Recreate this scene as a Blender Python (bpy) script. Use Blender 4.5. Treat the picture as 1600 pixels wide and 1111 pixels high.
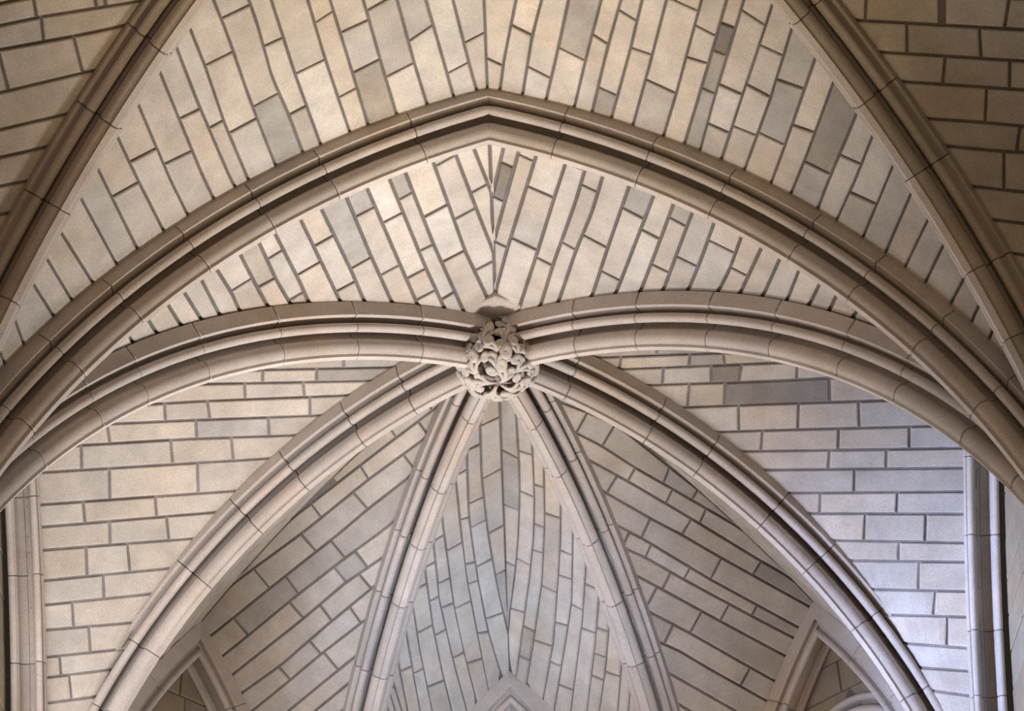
import bpy, math, random
import numpy as np
from mathutils import Matrix, Vector

# ------------------------------------------------------------------ clear
for o in list(bpy.data.objects):
    bpy.data.objects.remove(o, do_unlink=True)
random.seed(7)
SC = bpy.context.scene
COL = SC.collection

# ------------------------------------------------------------------ camera
F, PITCH, ROLL, CX = 4067.0, math.radians(39.073), math.radians(1.868), 0.175
R_ = np.array([1.0, 0, 0])
U_ = np.array([0, -math.sin(PITCH), math.cos(PITCH)])
FW = np.array([0, math.cos(PITCH), math.sin(PITCH)])
cr, sr = math.cos(ROLL), math.sin(ROLL)
CAM_R = cr * R_ - sr * U_
CAM_U = sr * R_ + cr * U_
cam = bpy.data.cameras.new('camera')
cam.sensor_width = 36.0
cam.lens = F / 1600 * 36.0
cam.clip_end = 200
cam_o = bpy.data.objects.new('camera', cam)
COL.objects.link(cam_o)
m = Matrix(((CAM_R[0], CAM_U[0], -FW[0], CX), (CAM_R[1], CAM_U[1], -FW[1], 0),
            (CAM_R[2], CAM_U[2], -FW[2], 0), (0, 0, 0, 1)))
cam_o.matrix_world = m
SC.camera = cam_o


def proj(X):
    d = np.asarray(X, float) - np.array([CX, 0, 0])
    w = d @ FW
    return np.stack([800 + F * (d @ CAM_R) / w, 555.5 - F * (d @ CAM_U) / w], -1)


# ------------------------------------------------------------------ light
SC.view_settings.view_transform = 'Standard'
SC.view_settings.look = 'None'
SC.view_settings.exposure = 0.0
SC.view_settings.gamma = 1.0
SC.view_settings.use_curve_mapping = False
SC.cycles.use_denoising = True
SC.cycles.max_bounces = 5
SC.cycles.diffuse_bounces = 1

world = bpy.data.worlds.new('world')
SC.world = world
world.use_nodes = True
bg = world.node_tree.nodes['Background']
bg.inputs[0].default_value = (1.0, 0.80, 0.60, 1)
bg.inputs[1].default_value = 0.02


def area(name, loc, target, sx, sy, power, color, spread=180):
    l = bpy.data.lights.new(name, 'AREA')
    l.shape = 'RECTANGLE'
    l.size, l.size_y = sx, sy
    l.energy = power
    l.color = color
    l.spread = math.radians(spread)
    o = bpy.data.objects.new(name, l)
    COL.objects.link(o)
    o.location = loc
    d = Vector(target) - Vector(loc)
    o.rotation_euler = d.to_track_quat('-Z', 'Y').to_euler()
    return o


WARM = (1.0, 0.83, 0.62)
COOL = (0.80, 0.88, 1.0)
BLUE = (0.55, 0.68, 1.0)
# daylight from the apse windows, below the frame
area('window_light_apse_right', (3.8, 28.6, 7), (-2, 18, 13), 2.2, 3, 520, (.97, .97, 1.0))
area('window_light_apse_left', (-3.8, 28.6, 7), (2, 18, 13), 2.2, 3, 80, (.82, .9, 1.0))
# side windows of the last bay; the left one lets in blue sky
area('window_light_left', (-5.5, 24.2, 14.5), (5.4, 24.2, 18.5), 3.0, 3, 215, (.98, .96, 1.0))
area('window_sky_left', (-5.2, 22.5, 11), (5.35, 25.9, 16.5), 1.4, 2.6, 110, (.44, .58, 1.0), 32)
area('window_light_right', (5.3, 22.4, 10), (-5.25, 25.7, 17.2), 1.4, 2.6, 17, (1.0, .96, .95), 38)
# choir floodlight, then added unseen fills: yellow on the crown, warm from both sides
area('choir_floodlight', (1.6, 25.2, 0.5), (-1.3, 21.9, 20), 1.4, 1.4, 170, (1.0, .95, .93), 38)
area('crown_fill_yellow', (-.2, 18.2, 0.5), (-.2, 17.2, 20), 1.4, 1.4, 48, (1.0, .82, .48), 32)
area('warm_fill_right', (5.6, 14.6, 11), (-5, 16.5, 16), 3.5, 3, 100, (1.0, .74, .46))
area('warm_fill_left', (-5.6, 14.6, 11), (5, 16.5, 16), 3.5, 3, 118, (1.0, .68, .48))
# added unseen fill that warms the lower apse
area('apse_fill_warm', (0, 22.5, 9.0), (0, 30.2, 15.5), 1.6, 1.2, 54, (1.0, .64, .32), 95)
# added narrow beam that cools the webs between the inner apse ribs
area('apse_fill_cool', (0, 14, 2.0), (-.1, 28.9, 19.0), 1.2, 1.2, 37, (.52, .70, 1.0), 16)


# ------------------------------------------------------------------ materials
def stone_mat(name, base, rough=0.9, bump=0.25, mott=0.16, use_obj=True):
    mt = bpy.data.materials.new(name)
    mt.use_nodes = True
    nt = mt.node_tree
    N, L = nt.nodes, nt.links
    b = N['Principled BSDF']
    b.inputs['Roughness'].default_value = rough
    b.inputs['Specular IOR Level'].default_value = 0.2
    tc = N.new('ShaderNodeTexCoord')
    n1 = N.new('ShaderNodeTexNoise')
    n1.inputs['Scale'].default_value = 2.6
    n1.inputs['Detail'].default_value = 6
    n1.inputs['Roughness'].default_value = 0.62
    n2 = N.new('ShaderNodeTexNoise')
    n2.inputs['Scale'].default_value = 70
    n2.inputs['Detail'].default_value = 3
    geo = N.new('ShaderNodeNewGeometry')
    L.new(geo.outputs['Position'], n1.inputs['Vector'])
    L.new(geo.outputs['Position'], n2.inputs['Vector'])
    r1 = N.new('ShaderNodeMapRange')
    r1.inputs[1].default_value, r1.inputs[2].default_value = 0.3, 0.7
    r1.inputs[3].default_value, r1.inputs[4].default_value = 1 - mott, 1 + mott
    L.new(n1.outputs['Fac'], r1.inputs[0])
    r2 = N.new('ShaderNodeMapRange')
    r2.inputs[1].default_value, r2.inputs[2].default_value = 0.3, 0.7
    r2.inputs[3].default_value, r2.inputs[4].default_value = 0.84, 1.16
    L.new(n2.outputs['Fac'], r2.inputs[0])
    mu = N.new('ShaderNodeMath')
    mu.operation = 'MULTIPLY'
    L.new(r1.outputs[0], mu.inputs[0])
    L.new(r2.outputs[0], mu.inputs[1])
    col = N.new('ShaderNodeMix')
    col.data_type = 'RGBA'
    col.blend_type = 'MULTIPLY'
    col.inputs[0].default_value = 1
    col.inputs[6].default_value = (*base, 1)
    if use_obj:
        oi = N.new('ShaderNodeObjectInfo')
        L.new(oi.outputs['Color'], col.inputs[7])
    else:
        col.inputs[7].default_value = (1, 1, 1, 1)
    vm = N.new('ShaderNodeVectorMath')
    vm.operation = 'SCALE'
    L.new(col.outputs[2], vm.inputs[0])
    L.new(mu.outputs[0], vm.inputs['Scale'])
    # ochre weathering blotches
    n3 = N.new('ShaderNodeTexNoise')
    n3.inputs['Scale'].default_value = 1.1
    n3.inputs['Detail'].default_value = 5
    L.new(geo.outputs['Position'], n3.inputs['Vector'])
    r3 = N.new('ShaderNodeMapRange')
    r3.inputs[1].default_value, r3.inputs[2].default_value = 0.5, 0.75
    r3.inputs[3].default_value, r3.inputs[4].default_value = 0, 0.5
    L.new(n3.outputs['Fac'], r3.inputs[0])
    oc = N.new('ShaderNodeMix')
    oc.data_type = 'RGBA'
    oc.blend_type = 'MULTIPLY'
    oc.inputs[7].default_value = (1.0, 0.86, 0.68, 1)
    L.new(r3.outputs[0], oc.inputs[0])
    L.new(vm.outputs[0], oc.inputs[6])
    L.new(oc.outputs[2], b.inputs['Base Color'])
    bp = N.new('ShaderNodeBump')
    bp.inputs['Strength'].default_value = bump
    bp.inputs['Distance'].default_value = 0.02
    ad = N.new('ShaderNodeMath')
    ad.operation = 'ADD'
    L.new(n1.outputs['Fac'], ad.inputs[0])
    L.new(n2.outputs['Fac'], ad.inputs[1])
    L.new(ad.outputs[0], bp.inputs['Height'])
    L.new(bp.outputs[0], b.inputs['Normal'])
    return mt


M_STONE = stone_mat('limestone_web', (0.60, 0.528, 0.455))
M_RIB = stone_mat('limestone_rib', (0.60, 0.52, 0.46), mott=0.10, bump=0.12)
M_MORTAR = stone_mat('grey_mortar', (0.19, 0.165, 0.15), mott=0.2, use_obj=False)
M_MORTAR2 = stone_mat('pale_mortar', (0.24, 0.21, 0.195), mott=0.2, use_obj=False)
M_MORTAR3 = stone_mat('light_repointed_mortar', (0.30, 0.265, 0.25), mott=0.25, use_obj=False)
M_JOINT = stone_mat('dark_joint_mortar', (0.14, 0.12, 0.11), mott=0.2, use_obj=False)
M_BOSS = stone_mat('carved_limestone', (0.60, 0.54, 0.49), mott=0.08, bump=0.08)
M_WALL = stone_mat('lunette_stone', (0.36, 0.29, 0.21), mott=0.15)
M_GLASS = bpy.data.materials.new('window_glass')
M_GLASS.use_nodes = True
M_GLASS.node_tree.nodes['Principled BSDF'].inputs['Base Color'].default_value = (0.05, 0.06, 0.08, 1)
M_GLASS.node_tree.nodes['Principled BSDF'].inputs['Roughness'].default_value = 0.2


# ------------------------------------------------------------------ object helpers
def tag(o, label=None, cat=None, group=None, kind=None):
    if label: o['label'] = label
    if cat: o['category'] = cat
    if group: o['group'] = group
    if kind: o['kind'] = kind
    return o


def empty(name, loc=(0, 0, 0)):
    o = bpy.data.objects.new(name, None)
    o.empty_display_size = 0.3
    o.location = loc
    COL.objects.link(o)
    return o


def mesh_obj(name, verts, faces, mat, parent=None, smooth=False, color=None, origin=None):
    verts = np.asarray(verts, float)
    me = bpy.data.meshes.new(name)
    org = np.zeros(3) if origin is None else np.asarray(origin, float)
    par = np.zeros(3) if parent is None else np.array(parent.location)
    me.from_pydata((verts - org).tolist(), [], faces)
    me.materials.append(mat)
    if smooth:
        me.polygons.foreach_set('use_smooth', [True] * len(me.polygons))
    o = bpy.data.objects.new(name, me)
    o.location = org - par
    if color is not None: o.color = (*color, 1)
    COL.objects.link(o)
    if parent is not None: o.parent = parent
    return o


def tint(tone, jit=0.07, warm=0.03):
    t = tone * (1 + random.uniform(-jit, jit))
    w = random.uniform(-warm, warm)
    if tone < 0.9: w -= 0.02      # the dark stones are greyer
    return (t * (1 + w), t, t * (1 - 1.3 * w))


# ------------------------------------------------------------------ geometry of the vault
W = 6.0
yT, zS, zT = 20.668, 11.576, 19.944
yB, zB = 24.273, 19.588
Wb, yb, zsb = 5.618, 27.398, 13.011
wc, yc, zsc = 2.442, 30.451, 12.975
yD, zD, zsA, zsD = 14.669, 19.742, 11.61, 11.778
zw, ym, zsw, zwall = 18.988, 24.6, 11.317, 19.25
WEB = 0.40            # web lies this far behind the rib's soffit roll


class Arc:
    """pointed-arch half: vertical at its springing, ending at the apex; off moves it outwards"""
    def __init__(s, p0, p1, off=0.0):
        s.p0, s.p1 = np.array(p0, float), np.array(p1, float)
        s.d = float(np.hypot(*(s.p1[:2] - s.p0[:2])))
        s.h = s.p1[2] - s.p0[2]
        s.dir = np.append((s.p1[:2] - s.p0[:2]) / s.d, 0)
        s.off = off
        if s.h >= s.d:
            s.r = (s.d ** 2 + s.h ** 2) / (2 * s.d)
            s.rx = s.rz = s.r
            s.amax = math.atan2(s.h, s.r - s.d)
        else:
            s.rx, s.rz, s.amax = s.d, s.h, math.pi / 2
        s.k = 1.0               # stretch so that the moved arc still ends over the apex
        if off:
            for _ in range(30):
                q = float((s.pt(np.array(1.0)) - s.p0) @ s.dir)
                dq = float(s.tangent(np.array(1.0)) @ s.dir) * (s.rx * s.amax)
                s.k = min(1.25, max(.8, s.k + .7 * (s.d - q) / max(dq, 1.0)))

    def pt(s, t):
        t = np.asarray(t, float)
        a = t * s.amax * s.k
        q = s.rx * (1 - np.cos(a))
        z = s.rz * np.sin(a)
        n = s.normal(t)
        return s.p0 + q[..., None] * s.dir + z[..., None] * np.array([0, 0, 1.0]) + s.off * n

    def tangent(s, t):
        a = np.asarray(t, float) * s.amax * s.k
        v = (s.rx * np.sin(a))[..., None] * s.dir + (s.rz * np.cos(a))[..., None] * np.array([0, 0, 1.0])
        return v / np.linalg.norm(v, axis=-1, keepdims=True)

    def normal(s, t):          # outwards (up and away from the opening)
        T = s.tangent(t)
        th, tz = T @ s.dir, T[..., 2]
        return (-tz)[..., None] * s.dir + th[..., None] * np.array([0, 0, 1.0])

    def length(s, n=60):
        p = s.pt(np.linspace(0, 1, n))
        return float(np.linalg.norm(np.diff(p, axis=0), axis=1).sum())

    def moved(s, off):
        return Arc(s.p0, s.p1, off)


BOSS = (0, yB, zB)
ARC = {}
for sd, sg in (('L', -1), ('R', 1)):
    ARC['T' + sd] = Arc((sg * W, yT, zS), (0, yT, zT))
    ARC['A' + sd] = Arc((sg * W, yT, zsA), BOSS)
    ARC['B' + sd] = Arc((sg * Wb, yb, zsb), BOSS)
    ARC['C' + sd] = Arc((sg * wc, yc, zsc), BOSS)
    ARC['D' + sd] = Arc((sg * W, yT, zsD), (0, yD, zD))
    xm = sg * (W + Wb) / 2
    ARC['Wn' + sd] = Arc((sg * W, yT, zsw), (xm, ym, zwall))
    ARC['Wf' + sd] = Arc((sg * Wb, yb, zsw), (xm, ym, zwall))
    ax = (sg * ((Wb + wc) / 2 + .13), (yb + yc) / 2, zw)
    ARC['Vb' + sd] = Arc((sg * Wb, yb, zsb), ax)
    ARC['Vc' + sd] = Arc((sg * wc, yc, zsc), ax)
    ARC['U' + sd] = Arc((sg * wc, yc, zsc), (0, yc, zw))
    ARC['N' + sd] = Arc((sg * W, yT, zsD), (sg * W, yD, zw))


class Web:
    """ruled surface between two rib extrados curves that share a springing"""
    def __init__(s, a, b, target, bulge=0.0):
        s.a, s.b, s.bulge = a, b, bulge
        s.target = np.array(target, float)
        g = np.stack(np.meshgrid(np.linspace(0.0, 1.12, 70), np.linspace(-.25, 1.25, 50), indexing='ij'), -1).reshape(-1, 2)
        s.g, s.gp = g, proj(s.S(g))

    def S(s, st):
        st = np.asarray(st, float)
        t = st[..., 1:2]
        P = s.a.pt(st[..., 0]) * (1 - t) + s.b.pt(st[..., 0]) * t
        # webs are slightly domed towards their ridge
        P[..., 2] += s.bulge * np.clip(st[..., 0], 0, 1.2) ** 3 * 4 * st[..., 1] * (1 - st[..., 1])
        return P

    def nrm(s, st):
        st = np.asarray(st, float)
        e = 1e-3
        ds = s.S(st + [e, 0]) - s.S(st - [e, 0])
        dt = s.S(st + [0, e]) - s.S(st - [0, e])
        n = np.cross(ds, dt)
        n /= np.linalg.norm(n, axis=-1, keepdims=True) + 1e-12
        sg = np.sign(((s.target - s.S(st)) * n).sum(-1, keepdims=True))
        return n * np.where(sg == 0, 1, sg)

    def newton(s, px, st, it=8):
        for _ in range(it):
            p = proj(s.S(st))
            e = 1e-4
            a = (proj(s.S(st + [e, 0])) - p) / e
            b = (proj(s.S(st + [0, e])) - p) / e
            r = px - p
            det = a[:, 0] * b[:, 1] - a[:, 1] * b[:, 0]
            det = np.where(abs(det) < 1e-6, 1e-6, det)
            ds = (r[:, 0] * b[:, 1] - r[:, 1] * b[:, 0]) / det
            dt = (a[:, 0] * r[:, 1] - a[:, 1] * r[:, 0]) / det
            st = st + np.clip(np.stack([ds, dt], 1), -.08, .08)
        return st, np.linalg.norm(px - proj(s.S(st)), axis=1)

    def track(s, L):
        """L: (beds, n, 2) points of the photograph -> surface parameters, followed along each bed from its middle"""
        nb, n = L.shape[:2]
        out = np.zeros((nb, n, 2))
        m = n // 2
        i = ((s.gp[None] - L[:, m][:, None]) ** 2).sum(-1).argmin(1)
        out[:, m], _ = s.newton(L[:, m], s.g[i].copy(), 20)
        for d in (1, -1):
            k = m + d
            while 0 <= k < n:
                p1 = out[:, k - d]
                p2 = out[:, k - 2 * d] if (k - 2 * d - m) * d >= 0 else p1
                guess = p1 + (p1 - p2)
                st, res = s.newton(L[:, k], guess.copy(), 8)
                bad = (res > 1.0) | (np.abs(st - guess).max(1) > .06) | (st[:, 1] < -.25) | (st[:, 1] > 1.25) | (st[:, 0] > 1.12)
                st[bad] = guess[bad]
                out[:, k] = st
                k += d
        return out


LO, HI = np.array([0.03, 0.0]), np.array([1.0, 1.0])


def clip_seg(a, b):
    """the part of the segment a-b inside the web's parameter square"""
    k0, k1 = 0.0, 1.0
    d = b - a
    for ax in (0, 1):
        for lim, sg in ((LO[ax], 1), (HI[ax], -1)):
            p, q = sg * (a[ax] - lim), sg * d[ax]
            if abs(q) < 1e-9:
                if p < 0: return None
            elif q > 0: k0 = max(k0, -p / q)
            else: k1 = min(k1, -p / q)
    return None if k0 > k1 else (a + d * k0, a + d * k1)


def clip_cols(A, B):
    cols = [clip_seg(a, b) for a, b in zip(A, B)]
    if not any(cols): return []
    out = []
    for i, c in enumerate(cols):
        if i and (c is None) != (cols[i - 1] is None):
            lo, hi = 0.0, 1.0                     # lo on the empty side
            e, f = (i, i - 1) if c is None else (i - 1, i)
            best = cols[f]
            for _ in range(9):
                md = (lo + hi) / 2
                t = clip_seg(A[e] + (A[f] - A[e]) * md, B[e] + (B[f] - B[e]) * md)
                if t is None: lo = md
                else: hi, best = md, t
            out.append(best)
        if c is not None: out.append(c)
    return out


def inset2(P, d):
    """inset of a closed 2-d polygon by d (mitred)"""
    n = len(P)
    A = 0.5 * sum(P[i][0] * P[(i + 1) % n][1] - P[(i + 1) % n][0] * P[i][1] for i in range(n))
    o = 1 if A > 0 else -1
    out = []
    for i in range(n):
        a, b, c = P[i - 1], P[i], P[(i + 1) % n]
        e1, e2 = b - a, c - b
        e1 = e1 / (np.linalg.norm(e1) + 1e-9)
        e2 = e2 / (np.linalg.norm(e2) + 1e-9)
        n1, n2 = o * np.array([-e1[1], e1[0]]), o * np.array([-e2[1], e2[0]])
        bis = n1 + n2
        l = bis @ bis
        mv = bis * (2 / max(l, 0.55)) * d if l > 1e-6 else n1 * d
        out.append(b + mv)
    out = np.array(out)
    A2 = 0.5 * sum(out[i][0] * out[(i + 1) % n][1] - out[(i + 1) % n][0] * out[i][1] for i in range(n))
    return out, A * o, A2 * o


def stone(web, A, B, parent, tone, gap=0.016, cham=0.012, proud=0.014, mat=None, name='stone'):
    """one web stone between two bed lines: its face stands proud of the mortar, its arrises are chamfered"""
    cols = clip_cols(A, B)
    if len(cols) < 2: return None
    ca = web.S(np.array([c[0] for c in cols]))
    cb = web.S(np.array([c[1] for c in cols]))
    keep = [0]
    for i in range(1, len(cols)):
        if max(np.linalg.norm(ca[i] - ca[keep[-1]]), np.linalg.norm(cb[i] - cb[keep[-1]])) > 0.05: keep.append(i)
    if keep[-1] != len(cols) - 1:
        if len(keep) > 1: keep[-1] = len(cols) - 1
        else: keep.append(len(cols) - 1)
    m_ = len(keep)
    if m_ < 2: return None
    pts, ia, ib = [], [], [None] * m_
    for k in keep:
        ia.append(len(pts))
        pts.append(cols[k][0])
    for j in range(m_ - 1, -1, -1):
        if np.linalg.norm(ca[keep[j]] - cb[keep[j]]) < 0.03:
            ib[j] = ia[j]
        else:
            ib[j] = len(pts)
            pts.append(cols[keep[j]][1])
    # leave out points of one bed that fall together
    st = np.array(pts)
    P = web.S(st)
    n = len(P)
    if n < 3: return None
    rep = list(range(n))
    for i in range(1, n):
        if np.linalg.norm(P[i] - P[rep[i - 1]]) < 0.02: rep[i] = rep[i - 1]
    if np.linalg.norm(P[0] - P[rep[n - 1]]) < 0.02:
        r0 = rep[n - 1]
        rep = [0 if r == r0 else r for r in rep]
    used = sorted(set(rep))
    if len(used) < 3: return None
    new = {u: i for i, u in enumerate(used)}
    ia = [new[rep[i]] for i in ia]
    ib = [new[rep[i]] for i in ib]
    st, P = st[used], P[used]
    n = len(P)
    nn = web.nrm(np.clip(st, [0.03, 0.01], [0.99, 0.99]))
    n0 = nn.mean(0)
    n0 /= np.linalg.norm(n0)
    c = P.mean(0)
    x = P[1] - P[0]
    x -= n0 * (x @ n0)
    x /= np.linalg.norm(x) + 1e-9
    y = np.cross(n0, x)
    Q = np.stack([(P - c) @ x, (P - c) @ y], 1)
    Q1, A0, A1 = inset2(Q, gap)
    Q2, _, A2 = inset2(Q, gap + cham)
    if A0 < 0.006 or A2 < 0.12 * A0 or A2 < 0.002: return None
    up = proud + random.uniform(-.005, .007)
    tx, ty = random.uniform(-.004, .004), random.uniform(-.004, .004)
    lift = lambda q, h: P + (q - Q)[:, :1] * x + (q - Q)[:, 1:] * y + nn * (h + (q[:, :1] * tx + q[:, 1:] * ty))
    v = np.concatenate([lift(Q1, -0.03), lift(Q1, up - 0.010), lift(Q2, up)])
    ar = sum(Q[i][0] * Q[(i + 1) % n][1] - Q[(i + 1) % n][0] * Q[i][1] for i in range(n))
    fs = []
    for k in (0, n):
        for i in range(n):
            j = (i + 1) % n
            fs.append([k + i, k + j, k + n + j, k + n + i])
    for j in range(m_ - 1):
        q = []
        for i in (ia[j], ia[j + 1], ib[j + 1], ib[j]):
            if i not in q: q.append(i)
        if len(q) > 2: fs.append([2 * n + i for i in q])
    if ar < 0: fs = [f[::-1] for f in fs]
    return mesh_obj(name, v, fs, mat or M_STONE, parent, color=tint(tone), origin=c)


def ceiling(web, label, mortar, nu=50, nv=18, thick=0.22):
    """the mortar bed and the thickness of the web, a closed shell"""
    o = empty('ceiling', tuple(web.S(np.array([[.6, .5]]))[0]))
    tag(o, label, 'vault web', None, 'structure')
    us, vs = np.linspace(0.0, 1.008, nu), np.linspace(0, 1, nv)
    st = np.stack(np.meshgrid(us, vs, indexing='ij'), -1).reshape(-1, 2)
    P = web.S(st)
    nn = web.nrm(np.clip(st, [0.03, 0.01], [0.99, 0.99]))
    v = np.concatenate([P - nn * .012, P - nn * thick])
    K = nu * nv
    idx = lambda i, j: i * nv + j
    fs = []
    for i in range(nu - 1):
        for j in range(nv - 1):
            q = [idx(i, j), idx(i + 1, j), idx(i + 1, j + 1), idx(i, j + 1)]
            fs.append(q)
            fs.append([K + k for k in q[::-1]])
    for i in range(nu - 1):
        for j in (0, nv - 1):
            a, b = idx(i, j), idx(i + 1, j)
            fs.append([a, b, K + b, K + a])
    for j in range(nv - 1):
        for i in (0, nu - 1):
            a, b = idx(i, j), idx(i, j + 1)
            fs.append([a, b, K + b, K + a])
    mesh_obj('mortar_bed', v, fs, mortar, o, smooth=True, origin=o.location)
    return o


# ---- measured masonry: beds are polylines taken off the photograph and laid on the web surface
def ext_line(pl, e0, e1):
    pl = np.array(pl, float).reshape(-1, 2)
    a = pl[0] - pl[1]
    b = pl[-1] - pl[-2]
    return np.vstack([pl[0] + a / np.linalg.norm(a) * e0, pl, pl[-1] + b / np.linalg.norm(b) * e1])


def dense(pl, e0, e1, n=121):
    """n points along the bed; the middle one sits at the middle of its measured part"""
    l = np.concatenate([[0], np.cumsum(np.linalg.norm(np.diff(pl, axis=0), axis=1))])
    c = (e0 + l[-1] - e1) / 2
    q = np.concatenate([np.linspace(0, c, n // 2 + 1), np.linspace(c, l[-1], n // 2 + 1)[1:]])
    return np.stack([np.interp(q, l, pl[:, 0]), np.interp(q, l, pl[:, 1])], 1)


def cut_at(D, p, d):
    """index along the dense polyline D nearest to the line through p with direction d"""
    return int(abs((D[:, 0] - p[0]) * d[1] - (D[:, 1] - p[1]) * d[0]).argmin())


def masonry(web, parent, beds, joints, jdir, axis, ext=(40, 40), extra=(3, 3), tones=None, gap=0.016):
    beds = [ext_line(b, *ext) for b in beds]
    w0 = beds[0].mean(0) - beds[1].mean(0)
    w1 = beds[-1].mean(0) - beds[-2].mean(0)
    pre = [beds[0] + w0 * (k + 1) for k in range(extra[0])][::-1]
    post = [beds[-1] + w1 * (k + 1) for k in range(extra[1])]
    joints = {k + extra[0]: v for k, v in joints.items()}
    tones = {k + extra[0]: v for k, v in (tones or {}).items()}
    beds = [dense(b, *ext) for b in pre + beds + post]
    drawn = {k: sorted(v) for k, v in joints.items()}
    # beyond the frame the courses go on with joints of the same spacing
    step = 95 if axis else 105
    beyond = [(-420, -25), (1150, 1500)] if axis else [(-420, -45), (1650, 2000)]
    for i in range(len(pre) + len(beds) + len(post) - 1):
        own = extra[0] <= i < extra[0] + len(beds) - 1
        js = list(joints.get(i, []))
        for lo, hi in (beyond if own else [(-420, 2000)]):
            x = lo + random.uniform(0, step)
            while x < hi:
                js.append(x)
                x += step * random.uniform(.7, 1.4)
        joints[i] = js
    jd = np.array(jdir, float)
    ST = web.track(np.array(beds))
    for i in range(len(beds) - 1):
        A, B = beds[i], beds[i + 1]
        js = sorted(joints.get(i, []))
        ta = tones.get(i, [])
        n = min(len(A), len(B))
        mid = (A[np.linspace(0, len(A) - 1, n).astype(int)] + B[np.linspace(0, len(B) - 1, n).astype(int)]) / 2
        ca, cb = [0], [0]
        js = [j for j in js if mid[:, axis].min() + 8 < j < mid[:, axis].max() - 8]
        for j in js:
            p = mid[abs(mid[:, axis] - j).argmin()]
            p = p.copy()
            p[axis] = j
            ca.append(cut_at(A, p, jd))
            cb.append(cut_at(B, p, jd))
        ca.append(len(A) - 1)
        cb.append(len(B) - 1)
        for k in range(len(ca) - 1):
            if ca[k + 1] <= ca[k] or cb[k + 1] <= cb[k]: continue
            na = max(2, 2 + max(ca[k + 1] - ca[k], cb[k + 1] - cb[k]) // 6)
            fa, fb = np.linspace(ca[k], ca[k + 1], na), np.linspace(cb[k], cb[k + 1], na)
            ii = np.arange(ST.shape[1])
            pa = np.stack([np.interp(fa, ii, ST[i, :, q]) for q in (0, 1)], 1)
            pb = np.stack([np.interp(fb, ii, ST[i + 1, :, q]) for q in (0, 1)], 1)
            here = (A[(ca[k] + ca[k + 1]) // 2][axis] + B[(cb[k] + cb[k + 1]) // 2][axis]) / 2
            nth = sum(1 for j in drawn.get(i, []) if j < here)
            stone(web, pa, pb, parent, ta[nth] if nth < len(ta) else 1.0, gap)


def coursed(web, parent, width=0.34, length=1.0, gap=0.014):
    """regular courses for the webs that the ribs hide from the camera"""
    L = web.a.length()
    n = max(4, int(L / width))
    for i in range(1, n):
        s0, s1 = i / n, (i + 1) / n
        span = float(np.linalg.norm(web.a.pt(np.array((s0 + s1) / 2)) - web.b.pt(np.array((s0 + s1) / 2))))
        k = max(1, int(round(span / length)))
        cuts = [0] + [min(.96, max(.04, (j + random.uniform(-.25, .25)) / k)) for j in range(1, k)] + [1]
        for a, b in zip(cuts[:-1], cuts[1:]):
            f = np.linspace(a, b, 5)
            stone(web, np.stack([f * 0 + s0, f], 1), np.stack([f * 0 + s1, f], 1), parent, 1.0, gap)


def off(key, d=WEB):
    return ARC[key].moved(d)


# ================================================================== the webs
SIDE = {'L': 'left', 'R': 'right'}
webs = {}
for sd in 'LR':
    webs['DT' + sd] = Web(off('D' + sd), off('T' + sd), (0, 18, 12), .1)
    webs['TA' + sd] = Web(off('T' + sd), off('A' + sd), (0, 22, 12), .1)
    webs['AN' + sd] = Web(off('A' + sd), off('Wn' + sd, .15), (0, 24, 12), .32)
    webs['BF' + sd] = Web(off('B' + sd), off('Wf' + sd, .15), (0, 24, 12), .32)
    webs['BV' + sd] = Web(off('B' + sd), off('Vb' + sd, .0), (0, 24, 12), .32)
    webs['CV' + sd] = Web(off('C' + sd), off('Vc' + sd, .0), (0, 24, 12), .32)
    webs['CU' + sd] = Web(off('C' + sd), off('U' + sd, .0), (0, 24, 12), .32)
    webs['DN' + sd] = Web(off('D' + sd), off('N' + sd, .1), (0, 16, 12))

D = {}
D['DTL'] = dict(beds=[
    (28, 512, 39, 542), (55, 448, 88, 500), (80, 415, 113, 470), (100, 370, 146, 443), (132, 320, 184, 416),
    (160, 278, 218, 395), (189, 225, 214, 278, 258, 365), (220, 172, 265, 278, 295, 339), (254, 122, 315, 270, 336, 314),
    (279, 82, 310, 162, 358, 274, 369, 295), (300, 52, 322, 107, 350, 190, 387, 278), (334, 0, 355, 52, 385, 140, 400, 180, 432, 262),
    (389, 0, 400, 30, 425, 120, 450, 175, 475, 242), (424, 0, 460, 112, 502, 228), (481, 0, 507, 88, 548, 210),
    (516, 0, 550, 110, 576, 198), (568, 0, 600, 112, 621, 182), (621, 0, 648, 100, 669, 168), (666, 0, 698, 112, 710, 155),
    (708, 0, 732, 95, 746, 145), (790, 0, 795, 160)],
    joints={5: [295], 6: [241], 7: [245], 8: [176], 9: [193], 10: [93, 195], 11: [20, 155], 12: [62, 172], 13: [102],
            14: [25, 144], 15: [42, 101], 16: [5, 109], 17: [51], 18: [104], 19: [53]},
    tones={9: [1, .86], 11: [.95, .95, .74], 12: [.95, 1, .84], 14: [1, .98, 1], 15: [.92, .88, .70], 16: [1, .84, 1.02],
           17: [.82, 1], 19: [.85, .88], 10: [1.05, 1, .98], 13: [.98, 1.08], 18: [1.05, .95]},
    jdir=(1, -.51), axis=1, ext=(330, 45), extra=(4, 0))
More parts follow.
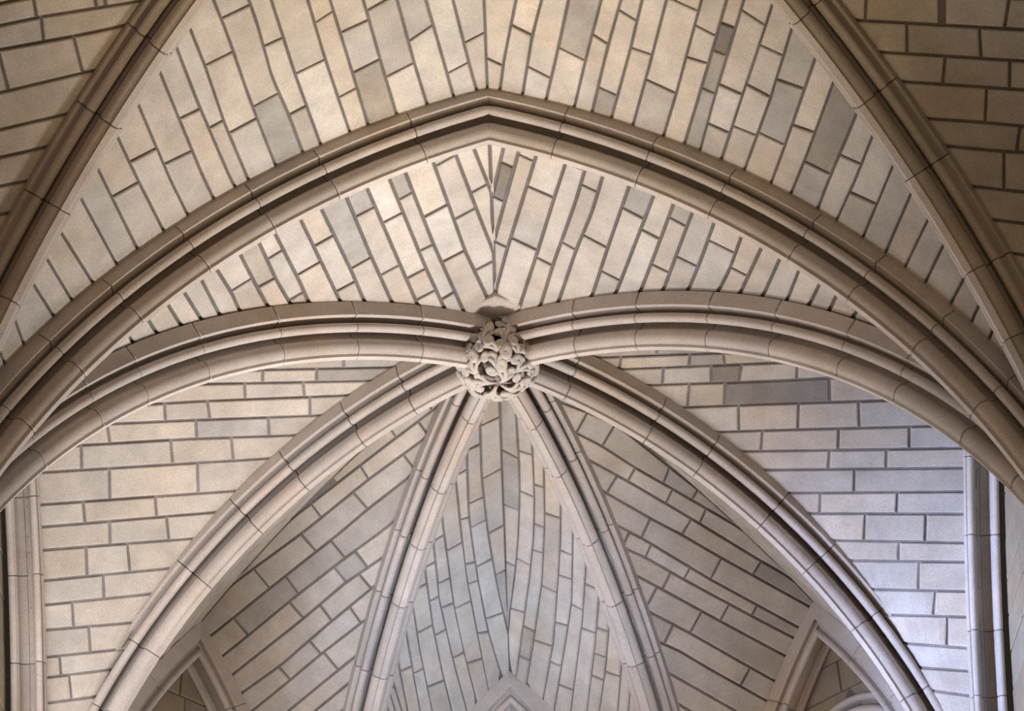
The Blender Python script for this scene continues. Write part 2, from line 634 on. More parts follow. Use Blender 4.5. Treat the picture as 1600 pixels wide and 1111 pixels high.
D['DTR'] = dict(beds=[
    (735, 0, 745, 150), (806, 0, 787, 95, 781, 142), (846, 0, 832, 52, 816, 150), (888, 0, 872, 75, 852, 160),
    (939, 0, 915, 92, 896, 172), (970, 0, 950, 70, 924, 178), (1003, 0, 985, 75, 954, 188), (1041, 0, 1015, 100, 988, 198),
    (1096, 0, 1058, 140, 1035, 218), (1135, 0, 1105, 105, 1069, 225), (1162, 0, 1118, 145, 1095, 230),
    (1209, 0, 1200, 28, 1162, 142, 1125, 255), (1240, 35, 1203, 155, 1163, 265), (1271, 98, 1228, 222, 1205, 285),
    (1299, 136, 1259, 245, 1236, 302), (1335, 185, 1296, 278, 1279, 322), (1360, 220, 1337, 278, 1309, 340),
    (1391, 269, 1351, 365), (1415, 322, 1388, 385), (1447, 350, 1417, 412), (1474, 385, 1447, 440), (1510, 430, 1482, 482),
    (1535, 468, 1512, 518)],
    joints={0: [92], 1: [49], 2: [112], 3: [84], 4: [59], 5: [22, 142], 6: [81], 7: [8, 133], 8: [44, 94], 9: [36, 79, 141],
            10: [27, 140, 199], 11: [78, 139, 203], 12: [130, 216], 13: [202], 14: [261], 15: [251], 16: [308]},
    tones={0: [1, .92], 3: [.78, 1.02], 5: [1, .97, .66], 7: [1, 1, .88], 9: [.85, .42, .68, .72], 10: [1, .92, .98, .88], 12: [.84, .8, 1],
           14: [.58, .82], 11: [1, .92, 1.02, .9], 16: [1, .84], 17: [.93], 15: [.95, 1]},
    jdir=(1, .46), axis=1, ext=(330, 45), extra=(0, 3))
D['TAL'] = dict(beds=[
    (200, 520, 211, 545), (229, 495, 249, 527), (259, 470, 287, 515), (284, 450, 319, 506), (312, 431, 347, 499),
    (335, 414, 362, 457, 380, 498), (372, 390, 400, 445, 424, 488), (402, 372, 432, 437, 460, 485), (426, 357, 467, 437, 487, 482),
    (467, 337, 500, 405, 537, 482), (499, 319, 550, 425, 575, 484), (537, 297, 580, 400, 620, 489), (571, 287, 625, 412, 661, 495),
    (605, 270, 662, 410, 704, 502), (631, 262, 677, 380, 725, 487), (675, 247, 727, 392, 765, 472), (710, 235, 747, 332, 763, 372),
    (740, 230, 764, 290), (775, 225, 790, 270)],
    joints={5: [444], 6: [441], 7: [396, 462], 8: [419], 9: [374, 446], 10: [411], 11: [330, 421], 12: [339, 426, 460],
            13: [306, 386, 462], 14: [328, 399], 15: [251, 334, 413], 16: [294]},
    tones={10: [.80, 1.0], 11: [.76, 1, 1.02], 13: [.76, .98, .95, .9], 7: [1, 1.03, .8], 15: [.84, .96, .95, .95], 9: [1, 1.04, .9], 6: [.9, 1.02],
           8: [1, 1.02], 12: [1.05, 1.03, .92, 1.0], 14: [1.0, 1.0, .95]},
    jdir=(1, -.57), axis=1, ext=(75, 45), extra=(3, 1), gap=0.02)
D['TAR'] = dict(beds=[
    (757, 222, 745, 300), (787, 228, 769, 305), (812, 230, 772, 375), (843, 225, 792, 390, 772, 462), (885, 250, 867, 305, 840, 392, 812, 478),
    (916, 257, 900, 312, 865, 410, 840, 492), (944, 267, 925, 330, 900, 390, 867, 488), (986, 281, 950, 385, 920, 478),
    (1025, 295, 1002, 355, 957, 472), (1055, 310, 1030, 378, 997, 465), (1085, 322, 1052, 410, 1032, 465), (1119, 338, 1097, 400, 1072, 462),
    (1161, 362, 1140, 420, 1119, 462), (1194, 377, 1167, 435, 1155, 462), (1222, 395, 1191, 465), (1252, 412, 1229, 472),
    (1285, 434, 1264, 478), (1311, 452, 1294, 490), (1345, 475, 1325, 510), (1385, 505, 1368, 530)],
    joints={1: [257, 309], 2: [246, 382], 3: [299, 381], 4: [258, 407], 5: [292, 384], 6: [375], 7: [333, 429], 8: [364],
            9: [346, 418], 10: [407], 11: [384], 12: [424]},
    tones={1: [.85, .42, .84], 2: [.92, .88, .92], 3: [1, .9, 1.05], 4: [.62, .95, 1], 7: [.72, 1.02, .92], 9: [.7, .9, .98], 10: [.92, .9],
           5: [.85, .9, 1], 11: [1, .97]},
    jdir=(1, .5), axis=1, ext=(75, 45), extra=(0, 4), gap=0.02)
D['BFL'] = dict(beds=[
    (440, 556, 640, 551), (382, 578, 622, 573), (300, 600, 600, 594), (225, 632, 300, 627, 550, 617), (170, 662, 300, 656, 512, 648), (117, 696, 300, 685, 480, 679),
    (62, 738, 400, 717), (52, 789, 375, 766), (52, 824, 337, 800), (57, 860, 287, 842), (57, 908, 260, 888), (60, 946, 230, 928),
    (60, 985, 202, 973), (60, 1028, 170, 1016), (62, 1060, 142, 1050), (62, 1100, 122, 1092)],
    joints={0: [537], 1: [410, 494], 2: [382, 475], 3: [259, 325, 485], 4: [170, 305, 419], 5: [128, 268, 365], 6: [172, 308],
            7: [132, 244], 8: [172, 262], 9: [135, 202], 10: [162], 11: [114], 12: [141], 13: [95], 14: [110]},
    tones={1: [.97, .97, .72], 4: [1, 1.03, .82, .92], 0: [.85, .85], 5: [.97, 1, .96, .95]},
    jdir=(.06, 1), axis=0, ext=(90, 90), extra=(4, 9))
D['BFR'] = dict(beds=[
    (930, 540, 1150, 527), (915, 559, 1182, 549), (957, 577, 1300, 563), (1000, 602, 1200, 595, 1335, 588), (1052, 637, 1200, 631, 1408, 625),
    (1107, 675, 1200, 672, 1478, 665), (1150, 705, 1300, 703, 1505, 700), (1187, 734, 1500, 731), (1232, 770, 1505, 768),
    (1262, 802, 1505, 803), (1307, 844, 1508, 848), (1345, 876, 1510, 878), (1380, 921, 1512, 924), (1407, 961, 1515, 964),
    (1442, 1007, 1518, 1013), (1465, 1045, 1520, 1049), (1487, 1083, 1522, 1088)],
    joints={0: [1027], 1: [969, 1078, 1131, 1210], 2: [1036, 1112, 1157, 1245], 3: [1076, 1131, 1297], 4: [1155, 1248, 1342],
            5: [1189, 1311, 1420], 6: [1294, 1386], 7: [1335], 8: [1281, 1403], 9: [1352, 1446], 10: [1404], 11: [1436], 12: [1460], 13: [1480]},
    tones={0: [.95, .72], 1: [.9, 1, .82, 1, .98], 2: [1, 1, .55, 1, 1], 3: [1, .98, .50, .95], 7: [1, .86]},
    jdir=(-.03, 1), axis=0, ext=(90, 90), extra=(4, 9))
D['CVL'] = dict(beds=[
    (380, 850, 480, 745, 610, 650, 690, 600), (430, 830, 517, 762, 610, 690, 697, 625), (407, 880, 475, 830, 575, 749, 670, 680),
    (327, 995, 420, 920, 530, 833, 572, 797, 648, 738), (345, 1027, 385, 995, 460, 933, 537, 873, 592, 833, 630, 803),
    (362, 1055, 472, 968, 540, 910, 610, 863), (377, 1083, 440, 1038, 515, 973, 582, 918), (397, 1108, 450, 1065, 500, 1023, 575, 965),
    (450, 1111, 525, 1050, 565, 1018), (492, 1111, 557, 1058)],
    joints={0: [516, 610, 668], 1: [493, 569, 661], 2: [410, 482, 563, 640], 3: [376, 457, 529], 4: [462, 532, 565], 5: [510, 572],
            6: [444, 492, 555], 7: [517]},
    tones={3: [1, .80, .74, .84], 4: [.97, .95, .82, 1.06, 1], 2: [1, .98, .95, .93, .9], 6: [.95, .95, 1.06, 1], 5: [.92, .98, 1]},
    jdir=(.62, .8), axis=0, ext=(110, 45), extra=(2, 10))
D['CVR'] = dict(beds=[
    (860, 622, 960, 660, 1060, 740, 1150, 810), (879, 665, 940, 696, 992, 730, 1050, 763, 1140, 815), (900, 707, 982, 752, 1040, 786, 1092, 817, 1187, 875, 1217, 892),
    (925, 757, 1017, 810, 1065, 835, 1125, 870, 1260, 945), (947, 812, 1005, 842, 1110, 905, 1242, 977),
    (962, 850, 1007, 870, 1072, 907, 1180, 965, 1232, 992), (977, 890, 1037, 922, 1125, 970, 1222, 1022),
    (1000, 948, 1080, 990, 1150, 1030, 1200, 1058), (1012, 995, 1062, 1017, 1100, 1040, 1180, 1085), (1025, 1040, 1110, 1088)],
    joints={0: [909, 950, 1041, 1087], 1: [987, 1045, 1097], 2: [956, 1072, 1184], 3: [1010, 1119], 4: [978, 1012, 1074, 1180],
            5: [1042, 1132], 6: [1017, 1087], 7: [1044, 1165]},
    tones={0: [1, .95, .95, .84, .95], 2: [1, 1, .97, .72], 6: [1, 1, .82], 4: [1, 1.04, 1, 1, .92], 7: [.95, 1.04, .95]},
    jdir=(-.45, .9), axis=0, ext=(45, 110), extra=(2, 10))
D['CUL'] = dict(beds=[
    (612, 1058, 625, 1100), (622, 1033, 632, 1083), (634, 985, 647, 1058, 655, 1100), (645, 945, 657, 1020, 670, 1083), (664, 888, 677, 980, 692, 1053, 700, 1085),
    (677, 845, 687, 938, 707, 1028, 722, 1083), (690, 802, 696, 850, 710, 950, 727, 1028, 742, 1085),
    (712, 750, 720, 825, 730, 905, 747, 993, 762, 1073), (729, 707, 732, 800, 738, 845, 747, 905, 762, 983, 780, 1045, 786, 1060),
    (750, 660, 752, 740, 760, 815, 772, 890, 785, 953, 796, 990), (795, 620, 810, 750, 812, 877, 815, 1000)],
    joints={1: [1045], 2: [1049], 3: [918, 982, 1068], 4: [882, 935, 987], 5: [840, 907, 946, 1023], 6: [853, 947, 1032],
            7: [738, 810, 880, 909, 989], 8: [697, 782, 817, 879, 960], 9: [655, 735, 820, 889]},
    tones={9: [.95, .95, .95, .95, .85], 6: [1, 1, .9, .95], 7: [1, 1, .97, .9, .97, .88]},
    jdir=(1, -.46), axis=1, ext=(70, 230), extra=(5, 0))
D['CUR'] = dict(beds=[
    (765, 620, 775, 750, 778, 877, 780, 1000), (807, 660, 811, 725, 812, 775, 810, 833, 805, 895, 797, 953, 792, 990),
    (832, 707, 835, 775, 834, 838, 827, 908, 820, 958, 807, 1058), (850, 740, 851, 812, 850, 840, 847, 908, 837, 983, 822, 1073),
    (876, 797, 876, 838, 871, 920, 865, 1003, 850, 1083), (895, 845, 893, 940, 885, 995, 870, 1085), (915, 893, 910, 970, 897, 1073),
    (935, 945, 930, 1008, 920, 1085), (951, 985, 946, 1045, 940, 1085), (970, 1050, 967, 1085), (985, 1075, 983, 1100)],
    joints={0: [706, 792, 877], 1: [707, 770, 878, 952], 2: [758, 822, 861, 980, 1030], 3: [804, 920, 1003], 4: [862, 902, 975, 1036],
            5: [949, 1072], 6: [916, 985], 7: [984, 1024, 1061], 8: [1053]},
    tones={2: [1, .9, 1, 1, .72, .95], 0: [.9, .86, .95, .95], 3: [1, .92, .88, .95]},
    jdir=(1, .42), axis=1, ext=(70, 230), extra=(0, 5))
D['DNL'] = dict(beds=[
    (0, 39, 62, 26, 200, 4), (0, 77, 115, 56, 207, 37), (0, 144, 125, 114, 160, 107), (0, 202, 50, 190, 117, 175),
    (0, 245, 87, 226), (0, 290, 40, 283), (0, 335, 30, 330)],
    joints={-1: [147], 0: [67], 1: [6, 122], 2: [-60], 3: [-30]},
    tones={}, jdir=(.2, 1), axis=0, ext=(330, 120), extra=(8, 3))
D['DNR'] = dict(beds=[
    (1320, 30, 1480, 39, 1600, 46), (1362, 80, 1475, 87, 1600, 95), (1397, 126, 1525, 135, 1600, 140), (1437, 184, 1537, 191, 1600, 197),
    (1472, 227, 1562, 236, 1600, 238), (1512, 290, 1600, 300), (1542, 342, 1600, 349)],
    joints={-1: [1477], 0: [1417, 1532], 1: [1475, 1580], 2: [1542], 3: [1592], 4: [1570]},
    tones={}, jdir=(-.05, 1), axis=0, ext=(120, 330), extra=(8, 3))

CEIL_LABEL = {
    'DT': 'cream stone vault web on the {} slope in front of the pointed transverse arch',
    'TA': 'bright stone vault web on the {} slope between pointed arch and carved boss',
    'AN': 'stone vault web on the {} hidden over the arching rib beside the wall',
    'BF': 'horizontally coursed pale stone web on the {} above the long descending rib',
    'BV': 'narrow stone web sliver on the {} between long rib and small window arch',
    'CV': 'slanting coursed stone web on the {} between outer and inner apse ribs',
    'CU': 'bluish stone web of narrow upright courses, {} half between the two inner ribs',
    'DN': 'dark brown stone web in the upper {} corner beyond the diagonal rib'}
for key in ('DT', 'TA', 'AN', 'BF', 'BV', 'CV', 'CU', 'DN'):
    for sd in 'LR':
        w = webs[key + sd]
        c = ceiling(w, CEIL_LABEL[key].format(SIDE[sd]), {'BF': M_MORTAR3, 'CV': M_MORTAR2, 'CU': M_MORTAR2}.get(key, M_MORTAR))
        d = D.get(key + sd)
        if d:
            masonry(w, c, **d)
        else:
            coursed(w, c)

# ================================================================== ribs
def arc_pts(cx, cz, r, a0, a1, n):
    return [(cx + r * math.cos(math.radians(a0 + (a1 - a0) * k / n)), cz + r * math.sin(math.radians(a0 + (a1 - a0) * k / n))) for k in range(n + 1)]


# half profile, u sideways, w upwards (away from the opening); soffit roll centred on (0, 0)
HALF = [(0.0, -0.138), (0.036, -0.138), (0.042, -0.105)] + arc_pts(0, 0, 0.112, -65, 62, 9) + \
       [(0.036, 0.135), (0.026, 0.180), (0.030, 0.255), (0.082, 0.258), (0.096, 0.225)] + arc_pts(0.168, 0.176, 0.055, 150, 420, 10) + \
       [(0.150, 0.240), (0.110, 0.246), (0.110, 0.278), (0.262, 0.280), (0.272, 0.288), (0.272, 0.47)]
PROF = [(-u, w) for u, w in HALF[:0:-1]] + HALF
# two rolls with a wide hollow between them
SMALL = [(0.0, 0.165), (0.040, 0.160), (0.075, 0.135), (0.096, 0.080), (0.096, 0.030), (0.106, 0.018)] + arc_pts(0.150, 0.0, 0.043, -195, 78, 10) + \
    [(0.130, 0.066), (0.126, 0.110), (0.184, 0.112), (0.192, 0.120), (0.192, 0.30)]
WALLP = [(-u, w) for u, w in SMALL[:0:-1]] + SMALL


def shrink(prof, d):
    """the profile set back by d all round"""
    return [tuple(p) for p in inset2(np.array(prof), d)[0]]


def rib_block(arc, t0, t1, prof, parent, cut=0.009, seg=4, color=(1, 1, 1), mitre=False):
    """one voussoir: the moulding swept along a piece of the arch, arrises of its ends taken off"""
    L = arc.length()
    e = cut / L
    gp = 0.004 / L
    t0, t1 = t0 + gp, t1 - (0 if mitre else gp)
    ts = [t0, t0 + e] + [t0 + e + (t1 - t0 - 2 * e) * k / seg for k in range(1, seg)] + [t1 - e, t1]
    side = np.cross(arc.dir, [0, 0, 1.0])
    n = len(prof)
    small = shrink(prof, cut)
    V = []
    for k, t in enumerate(ts):
        p = arc.pt(np.array(t))
        nn = arc.normal(np.array(t))
        sh = cut if k in (0, len(ts) - 1) else 0.0
        tg = arc.tangent(np.array(t))
        for u, w in (small if sh else prof):
            v = p + side * u + nn * w
            if mitre:                     # the two halves of a pointed arch meet in the apex plane
                over = (arc.p1 - v) @ arc.dir / max(tg @ arc.dir, .2)
                if k == len(ts) - 1 or over < 0: v = v + tg * over
            V.append(v)
    F_ = []
    for k in range(len(ts) - 1):
        for i in range(n - 1):
            a, b = k * n + i, k * n + i + 1
            F_.append([a, b, b + n, a + n])
        F_.append([k * n + n - 1, k * n, (k + 1) * n, (k + 1) * n + n - 1])
    F_.append(list(range(n))[::-1])
    F_.append([(len(ts) - 1) * n + i for i in range(n)])
    c = np.array(V).mean(0)
    o = mesh_obj('rib_block', V, F_, M_RIB, parent, smooth=True, color=color, origin=c)
    me = o.data
    me.set_sharp_from_angle(angle=math.radians(38))
    return o


def rib_core(parent, arc, prof, t1):
    """the mortar inside the joints"""
    side = np.cross(arc.dir, [0, 0, 1.0])
    n, N = len(prof), 41
    core = shrink(prof, .011)
    V, Fs = [], []
    for k in range(N):
        t = np.array(t1 * k / (N - 1))
        p, nn = arc.pt(t), arc.normal(t)
        for u, w in core:
            V.append(p + side * u + nn * w)
    for k in range(N - 1):
        for i in range(n):
            a, b = k * n + i, k * n + (i + 1) % n
            Fs.append([a, b, b + n, a + n])
    mesh_obj('mortar_core', V, Fs, M_JOINT, parent, origin=np.array(V).mean(0))


def rib(parent, arc, prof, blen=0.95, t_end=1.0, t0=0.0, mitre=False):
    n = max(3, int(round(arc.length() * (t_end - t0) / blen)))
    rib_core(parent, arc, prof, t_end)
    cuts = [t0] + [t0 + (t_end - t0) * (k + random.uniform(-.16, .16)) / n for k in range(1, n)] + [t_end]
    for a, b in zip(cuts[:-1], cuts[1:]):
        g = random.uniform(.93, 1.06)
        h = random.uniform(-.02, .02)
        rib_block(arc, a, b, prof, parent, color=(g * (1 + h), g, g * (1 - h)), mitre=mitre and b == t_end)


def rib_thing(name, label, cat, arcs, prof, base, group=None, blen=0.95, t_end=1.0):
    o = empty(name, base)
    tag(o, label, cat, group)
    for a in arcs: rib(o, a, prof, blen, t_end, mitre=len(arcs) > 1)
    return o


G = 'moulded vault ribs'
rib_thing('transverse_arch', 'broad pointed stone arch of moulded blocks spanning the vault from side to side', 'arch',
          [ARC['TL'], ARC['TR']], PROF, (0, yT, zS))
LAB = {
    'D': 'moulded diagonal stone rib climbing out of the top {} corner, nearest the camera',
    'A': 'moulded stone rib arching flat from the carved boss to the {} springing of the arch',
    'B': 'long curved stone rib dropping from the carved boss to the lower {} of the apse',
    'C': 'steep {} one of the two inner apse ribs straight below the carved boss'}
for k in 'DABC':
    for sd in 'LR':
        a = ARC[k + sd]
        rib_thing('vault_rib', LAB[k].format(SIDE[sd]), 'rib', [a], PROF, tuple(a.p0), G, 0.95,
                  1.0 if k == 'D' else 1 - 0.16 / a.length())
for sd in 'LR':
    rib_thing('wall_rib', 'upright moulded wall rib edging the coursed web at the far {} border'.format(SIDE[sd]), 'rib',
              [ARC['Wn' + sd], ARC['Wf' + sd]], WALLP, tuple(ARC['Wn' + sd].p1 * [1, 1, 0] + [0, 0, zsw]), 'moulded wall ribs')
    rib_thing('window_arch', 'small pointed moulded window arch at the lower {}, behind the long rib'.format(SIDE[sd]), 'arch',
              [ARC['Vb' + sd].moved(-.26), ARC['Vc' + sd].moved(-.26)], WALLP, tuple(ARC['Vb' + sd].p1 * [1, 1, 0] + [0, 0, zsb]), 'apse window arches')
rib_thing('window_arch', 'pointed moulded arch tip of the central apse window at the bottom between the inner ribs', 'arch',
          [ARC['UL'].moved(-.26), ARC['UR'].moved(-.26)], WALLP, (0, yc, zsc), 'apse window arches')

# ================================================================== lunette walls under the wall ribs
def lunette(name, p0, p1, arcs, inward, back=0.10, thick=0.35, opening=None, label=''):
    """wall filling an arch; arcs = (from p0 side, from p1 side); opening = (half width, springing z, centre shift)"""
    a, b = arcs
    P = [a.pt(np.array(t)) for t in np.linspace(0, 1, 24)] + [b.pt(np.array(t)) for t in np.linspace(1, 0, 24)]
    P = np.array(P)
    p0, p1 = np.array(p0, float), np.array(p1, float)
    ex = (p1 - p0) * [1, 1, 0]
    Lh = np.linalg.norm(ex)
    ex /= Lh
    inn = np.array(inward, float)
    inn -= ex * (inn @ ex)
    inn[2] = 0
    inn /= np.linalg.norm(inn)
    q = np.stack([(P - p0) @ ex, P[:, 2]], 1)
    zb = q[:, 1].min()
    loop = list(map(tuple, q))
    cuts = []
    if opening:
        hw, zsp, sh, rise = opening
        c = Lh / 2 + sh
        r = (hw * hw + rise * rise) / (2 * hw)
        am = math.atan2(rise, r - hw)
        R = [(c + hw - r + r * math.cos(am * k / 10), zsp + r * math.sin(am * k / 10)) for k in range(11)]
        Lf = [(2 * c - x, z) for x, z in R[::-1]]
        cuts = [(c + hw, zb)] + R + Lf[1:] + [(c - hw, zb)]
        loop = loop + cuts
    n = len(loop)
    to3 = lambda x, z, d: p0 * [1, 1, 0] + ex * x + np.array([0, 0, z]) - inn * d
    V = [to3(x, z, back) for x, z in loop] + [to3(x, z, back + thick) for x, z in loop]
    Fs = [list(range(n)), [n + i for i in range(n)][::-1]] + [[i, (i + 1) % n, n + (i + 1) % n, n + i] for i in range(n)]
    o = empty(name, tuple(to3(Lh / 2, zb, back)))
    tag(o, label, 'wall', None, 'structure')
    mesh_obj('wall_core', V, Fs, M_MORTAR, o, origin=o.location)
    return o, to3, cuts, Lh, zb, q


def wall_stones(o, to3, q, cuts, Lh, zb, back, course=0.42, length=0.9):
    """ashlar facing of a lunette: courses cut to the arch outline and round the opening"""
    def span(z):
        k = len(q) // 2
        l = np.interp(z, q[:k, 1], q[:k, 0])
        r = np.interp(z, q[k:][::-1][:, 1], q[k:][::-1][:, 0])
        return l, r
    def hole(z):
        if not cuts: return None
        c = np.array(cuts)
        h = len(c) // 2
        if z > c[:, 1].max(): return None
        xr = np.interp(z, c[:h + 1, 1], c[:h + 1, 0])
        m_ = (c[:, 0].max() + c[:, 0].min()) / 2
        return 2 * m_ - xr, xr
    z = zb
    top = q[:, 1].max()
    row = 0
    while z < top - .1:
        z1 = min(z + course * random.uniform(.85, 1.15), top - .04)
        segs = []
        h0, h1 = hole(z), hole(z1)
        l0, r0 = span(z)
        l1, r1 = span(z1)
        if h0 and h1: segs = [((l0, l1), (h0[0], h1[0])), ((h0[1], h1[1]), (r0, r1))]
        elif h0:
            mm = (h0[0] + h0[1]) / 2
            segs = [((l0, l1), (h0[0], mm)), ((h0[1], mm), (r0, r1))]
        else: segs = [((l0, l1), (r0, r1))]
        for (a0, a1), (b0, b1) in segs:
            wd = max(b0 - a0, b1 - a1)
            if wd < .12: continue
            k = max(1, int(round(wd / length)))
            fr = [0] + [(j + random.uniform(-.2, .2)) / k for j in range(1, k)] + [1]
            for f0, f1 in zip(fr[:-1], fr[1:]):
                lo = lambda f, a=a0, b=b0: a + (b - a) * f
                hi = lambda f, a=a1, b=b1: a + (b - a) * f
                Q = np.array([(lo(f0), z), (lo(f1), z), (hi(f1), z1), (hi(f0), z1)])
                if np.linalg.norm(Q[2] - Q[3]) < .03: Q = Q[:3]
                Q1, A0, A1 = inset2(Q, .010)
                Q2, _, A2 = inset2(Q, .022)
                if A2 < .01: continue
                m_ = len(Q)
                up = random.uniform(.012, .022)
                V = [to3(x, y, back + .02) for x, y in Q1] + [to3(x, y, back - up + .008) for x, y in Q1] + [to3(x, y, back - up) for x, y in Q2]
                Fs = []
                for kk in (0, m_):
                    for i in range(m_):
                        j = (i + 1) % m_
                        Fs.append([kk + i, kk + j, kk + m_ + j, kk + m_ + i])
                Fs.append([2 * m_ + i for i in range(m_)])
                mesh_obj('stone', V, Fs, M_WALL, o, color=tint(1.0), origin=np.array(V).mean(0))
        z = z1
        row += 1


def head_mould(name, label, to3, cuts, back, group, r=0.09):
    """roll and outer fillet round a window opening"""
    o = empty(name, tuple(to3(*cuts[0], back)))
    tag(o, label, 'window', group)
    P = np.array(cuts)
    T = np.gradient(P, axis=0)
    T /= np.linalg.norm(T, axis=1, keepdims=True)
    Nn = np.stack([T[:, 1], -T[:, 0]], 1)       # away from the opening
    for nm, d0, d1, out0, out1 in (('roll', 0.0, 0.15, 0.13, 0.02), ('hood_mould', 0.21, 0.31, 0.12, 0.06)):
        prof = [(d0, -0.1)] + [(d0 + (d1 - d0) * (.5 - .5 * math.cos(math.pi * k / 6)), out1 + (out0 - out1) * math.sin(math.pi * k / 6)) for k in range(7)] + [(d1, -0.1)]
        V, Fs = [], []
        m_ = len(prof)
        for i in range(len(P)):
            for dd, h in prof:
                x, z = P[i] + Nn[i] * dd
                V.append(to3(x, z, back - h))
        for i in range(len(P) - 1):
            for k in range(m_ - 1):
                a = i * m_ + k
                Fs.append([a, a + 1, a + 1 + m_, a + m_])
        ob = mesh_obj(nm, V, Fs, M_RIB, o, smooth=True, origin=np.array(V).mean(0))
        ob.data.set_sharp_from_angle(angle=math.radians(50))
    V = [to3(x, z, back + .28) for x, z in cuts] + [to3(x, z, back + .31) for x, z in cuts]
    n = len(cuts)
    Fs = [list(range(n)), [n + i for i in range(n)][::-1]] + [[i, (i + 1) % n, n + (i + 1) % n, n + i] for i in range(n)]
    mesh_obj('pane', V, Fs, M_GLASS, o, origin=np.array(V).mean(0))
    return o


for sd, sg in (('L', -1), ('R', 1)):
    s = SIDE[sd]
    o, to3, cuts, Lh, zb, q = lunette('wall_' + s, (sg * W, yT, 0), (sg * Wb, yb, 0),
                                     (ARC['Wn' + sd].moved(.1), ARC['Wf' + sd].moved(.1)), (-sg, 0, 0), .30,
                                     opening=(2.2, 11.6, 0, 4.0), label='pale stone lunette wall at the far {} edge beside the wall rib'.format(s))
    wall_stones(o, to3, q, cuts, Lh, zb, .30)
    head_mould('side_window', 'pointed side window with pale roll moulding at the far {} edge'.format(s), to3, cuts, .30, 'side windows')
    o, to3, cuts, Lh, zb, q = lunette('wall_apse_' + s, (sg * Wb, yb, 0), (sg * wc, yc, 0),
                                     (ARC['Vb' + sd].moved(-.05), ARC['Vc' + sd].moved(-.05)), (-sg * .5, -1, 0), .28,
                                     opening=(.8, 16.47, -.25, .82) if sd == 'R' else None, label='brown stone lunette wall under the small {} window arch'.format(s))
    wall_stones(o, to3, q, cuts, Lh, zb, .28, .5, .8)
    if sd == 'R': head_mould('arched_window', 'round-headed window top in the lower {} lunette behind the long rib'.format(s), to3, cuts, .28, None)
o, to3, cuts, Lh, zb, q = lunette('wall_back', (-wc, yc, 0), (wc, yc, 0), (ARC['UL'].moved(-.05), ARC['UR'].moved(-.05)), (0, -1, 0), .28,
                                 label='brown stone lunette wall under the central apse window arch')
wall_stones(o, to3, q, cuts, Lh, zb, .28, .45, .8)

# ================================================================== carved boss
def tube(path, rad, ns=8, flat=1.0, upv=None):
    """swept tube; rad per point; flat squashes it along its surface normal"""
    path = np.array(path, float)
    n = len(path)
    V, Fs = [], []
    for i in range(n):
        t = path[min(i + 1, n - 1)] - path[max(i - 1, 0)]
        t /= np.linalg.norm(t) + 1e-9
        u = np.array(upv[i] if upv is not None else (0, 0, 1.0), float)
        u = u - t * (u @ t)
        u /= np.linalg.norm(u) + 1e-9
        s_ = np.cross(t, u)
        for k in range(ns):
            a = 2 * math.pi * k / ns
            V.append(path[i] + rad[i] * (math.cos(a) * s_ + flat * math.sin(a) * u))
    for i in range(n - 1):
        for k in range(ns):
            a, b = i * ns + k, i * ns + (k + 1) % ns
            Fs.append([a, b, b + ns, a + ns])
    Fs.append(list(range(ns))[::-1])
    Fs.append([(n - 1) * ns + k for k in range(ns)])
    return V, Fs


def cup(c, x, y, z, rx, ry, rz, dim=0.35, nu=12, nv=7):
    """rounded leaf lobe curling over, with a dimple in its face (z axis out of the stone)"""
    V, Fs = [], []
    for j in range(nv + 1):
        a = math.pi * j / nv
        rr, h = math.sin(a), -math.cos(a)
        if h > 0: h -= dim * max(0, 1 - (rr / 0.75) ** 2)
        for k in range(nu):
            b = 2 * math.pi * k / nu
            V.append(c + x * rx * rr * math.cos(b) + y * ry * rr * math.sin(b) + z * rz * h)
    for j in range(nv):
        for k in range(nu):
            a, b = j * nu + k, j * nu + (k + 1) % nu
            Fs.append([a, b, b + nu, a + nu])
    return V, Fs


BC = np.array([0.0, yB - .03, zB - .10])
boss = empty('foliate_boss', tuple(BC + [0, 0, .30]))
tag(boss, 'carved leafy stone boss where the six vault ribs meet', 'boss')
# keystone slab at the level of the webs
ring = []
for (x, y) in ((0, -.68), (.50, -.42), (.58, .05), (.40, .45), (0, .55), (-.40, .45), (-.58, .05), (-.50, -.42)):
    ring.append((x, y))
zt, zl = zB + .50, zB + WEB - .035
rise = lambda y: .115 * max(0, -y) - .02 * max(0, y)
V = [(BC[0] + x, BC[1] + y, zt + rise(y)) for x, y in ring] + [(BC[0] + x, BC[1] + y, zl + .02 + rise(y)) for x, y in ring] + \
    [(BC[0] + x * .96, BC[1] + y * .96, zl + rise(y)) for x, y in ring]
n = len(ring)
Fs = [list(range(n))[::-1]] + [[k + i, k + (i + 1) % n, k + n + (i + 1) % n, k + n + i] for k in (0, n) for i in range(n)] + [[2 * n + i for i in range(n)]]
mesh_obj('keystone_slab', V, [f[::-1] for f in Fs], M_RIB, boss, origin=boss.location)
# core, coloured darker to paint in shade between the leaves
RB = 0.385
V, Fs = [], []
nu, nv = 24, 12
for j in range(nv + 1):
    a = math.pi * j / nv
    for k in range(nu):
        b = 2 * math.pi * k / nu
        rr = (RB - .08) * math.sin(a) ** .8 if 0 < j < nv else 0
        V.append(BC + [rr * math.cos(b), rr * math.sin(b), .06 + .22 * math.cos(math.pi - a)])
for j in range(nv):
    for k in range(nu):
        a, b = j * nu + k, j * nu + (k + 1) % nu
        Fs.append([a, b, b + nu, a + nu])
mesh_obj('core', V, Fs, M_BOSS, boss, smooth=True, origin=boss.location, color=(.55, .5, .5))


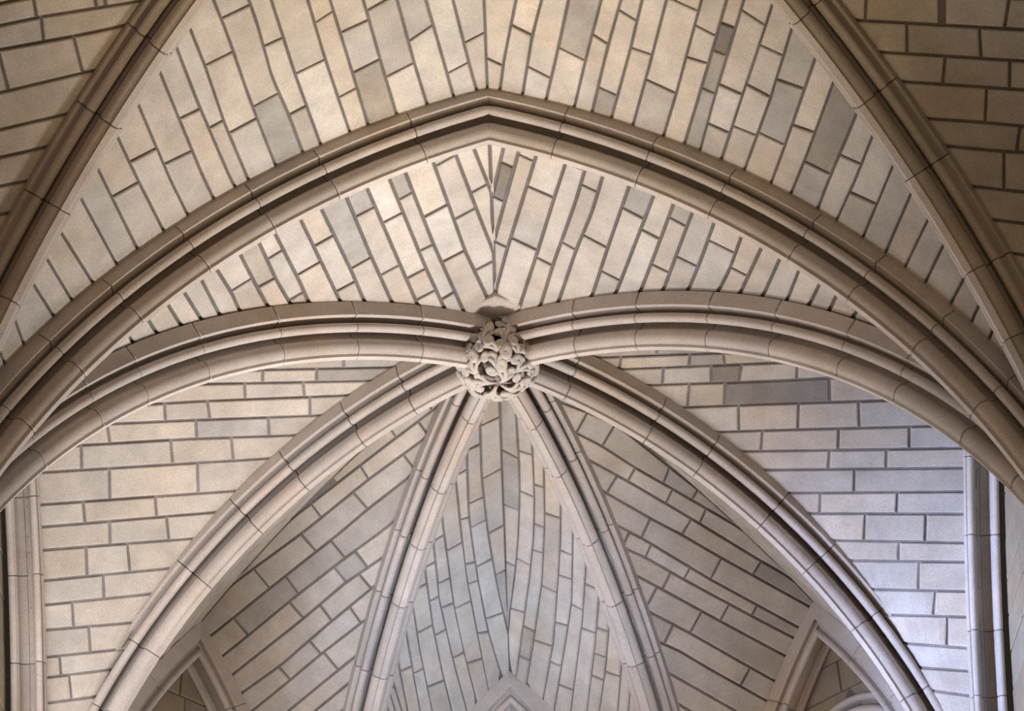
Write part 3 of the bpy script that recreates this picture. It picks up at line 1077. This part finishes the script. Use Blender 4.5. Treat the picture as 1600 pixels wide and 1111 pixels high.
def surf(az, el, h):
    """point on the boss: azimuth about the axis, el = 0 pole (down) .. 1 rim .. 1.6 side; h above the core"""
    a = el * math.pi / 2
    r = (RB + h) * math.sin(min(a, math.pi / 2)) if el <= 1 else (RB + h) - .10 * (el - 1)
    z = -(.24 + h) * math.cos(a) if el <= 1 else (el - 1) * .52
    return BC + np.array([r * math.cos(az), r * math.sin(az), z + .03])


def out_at(az, el):
    e = 1e-2
    a = surf(az + e, el, .1) - surf(az - e, el, .1)
    b = surf(az, el + e, .1) - surf(az, max(el - e, 0.001), .1)
    n_ = np.cross(a, b)
    n_ /= np.linalg.norm(n_) + 1e-9
    p = surf(az, el, .1)
    return n_ if n_ @ (p - (BC + [0, 0, .1])) > 0 else -n_


def leaf(az, e0, e1, size, twist, color):
    """stalk that splits into three curled lobes, midrib grooves beside it"""
    V, Fs = [], []
    def add(v, f):
        k = len(V)
        V.extend(v)
        Fs.extend([[i + k for i in q_] for q_ in f])
    def lobe(az_, el_, h, r, ang):
        p = surf(az_, el_, h)
        z = out_at(az_, el_)
        t = surf(az_, el_ + .02, h) - surf(az_, el_ - .02, h)
        t -= z * (t @ z)
        t /= np.linalg.norm(t)
        s_ = np.cross(z, t)
        x = t * math.cos(ang) + s_ * math.sin(ang)
        y = np.cross(z, x)
        add(*cup(p, x, y, z, r * 1.15, r * .88, r * .62, .5))
    n_ = 10
    ae = az + twist
    w_ = 1.30 * size / max(.25, RB * math.sin(min(e1 * .8, 1) * math.pi / 2))
    # three pairs of ribs run up the stalk and fan out into the lobes
    for dv, top, rr in ((0, 1.0, .026), (.16, 1.0, .016), (-.16, 1.0, .016), (1, .74, .022), (-1, .70, .022), (.8, .66, .014), (-.8, .62, .014)):
        path, rad, up = [], [], []
        for k in range(n_):
            f = k / (n_ - 1)
            g = f * top
            a_ = az + twist * g * g + dv * w_ * (.18 * f + .82 * f ** 2.2)
            el = e0 + (e1 - e0) * g
            path.append(surf(a_, el, .02 + .075 * math.sin(f * math.pi * .72) * (1 if abs(dv) < .5 else .8)))
            up.append(out_at(a_, el))
            rad.append(size * rr / .08 * (.8 + .5 * f))
        add(*tube(path, rad, 7, .85, up))
    lobe(ae, e1, .080, size, 0)
    lobe(ae - w_, e0 + (e1 - e0) * .72, .055, size * .84, .7)
    lobe(ae + w_, e0 + (e1 - e0) * .76, .060, size * .80, -.7)
    c = np.array(V).mean(0)
    ob = mesh_obj('leaf', V, Fs, M_BOSS, boss, smooth=True, color=color, origin=c)
    return ob


for n_l, ph, e0, e1, sz, tw, tn_ in ((4, .35, .06, .46, .080, .5, 1.0), (7, .15, .36, .80, .084, .30, 1.0), (10, .5, .72, 1.10, .080, .22, 1.0),
                                     (9, .1, 1.02, 1.52, .078, .20, .98), (8, .6, 1.30, 1.78, .066, .15, .97)):
    for k in range(n_l):
        leaf(2 * math.pi * (k + ph) / n_l + random.uniform(-.08, .08), e0, e1 + random.uniform(-.04, .04), sz * random.uniform(.92, 1.1),
             tw * (1 if n_l % 2 else -1) * random.uniform(.8, 1.1), tint(tn_, .04, .01))
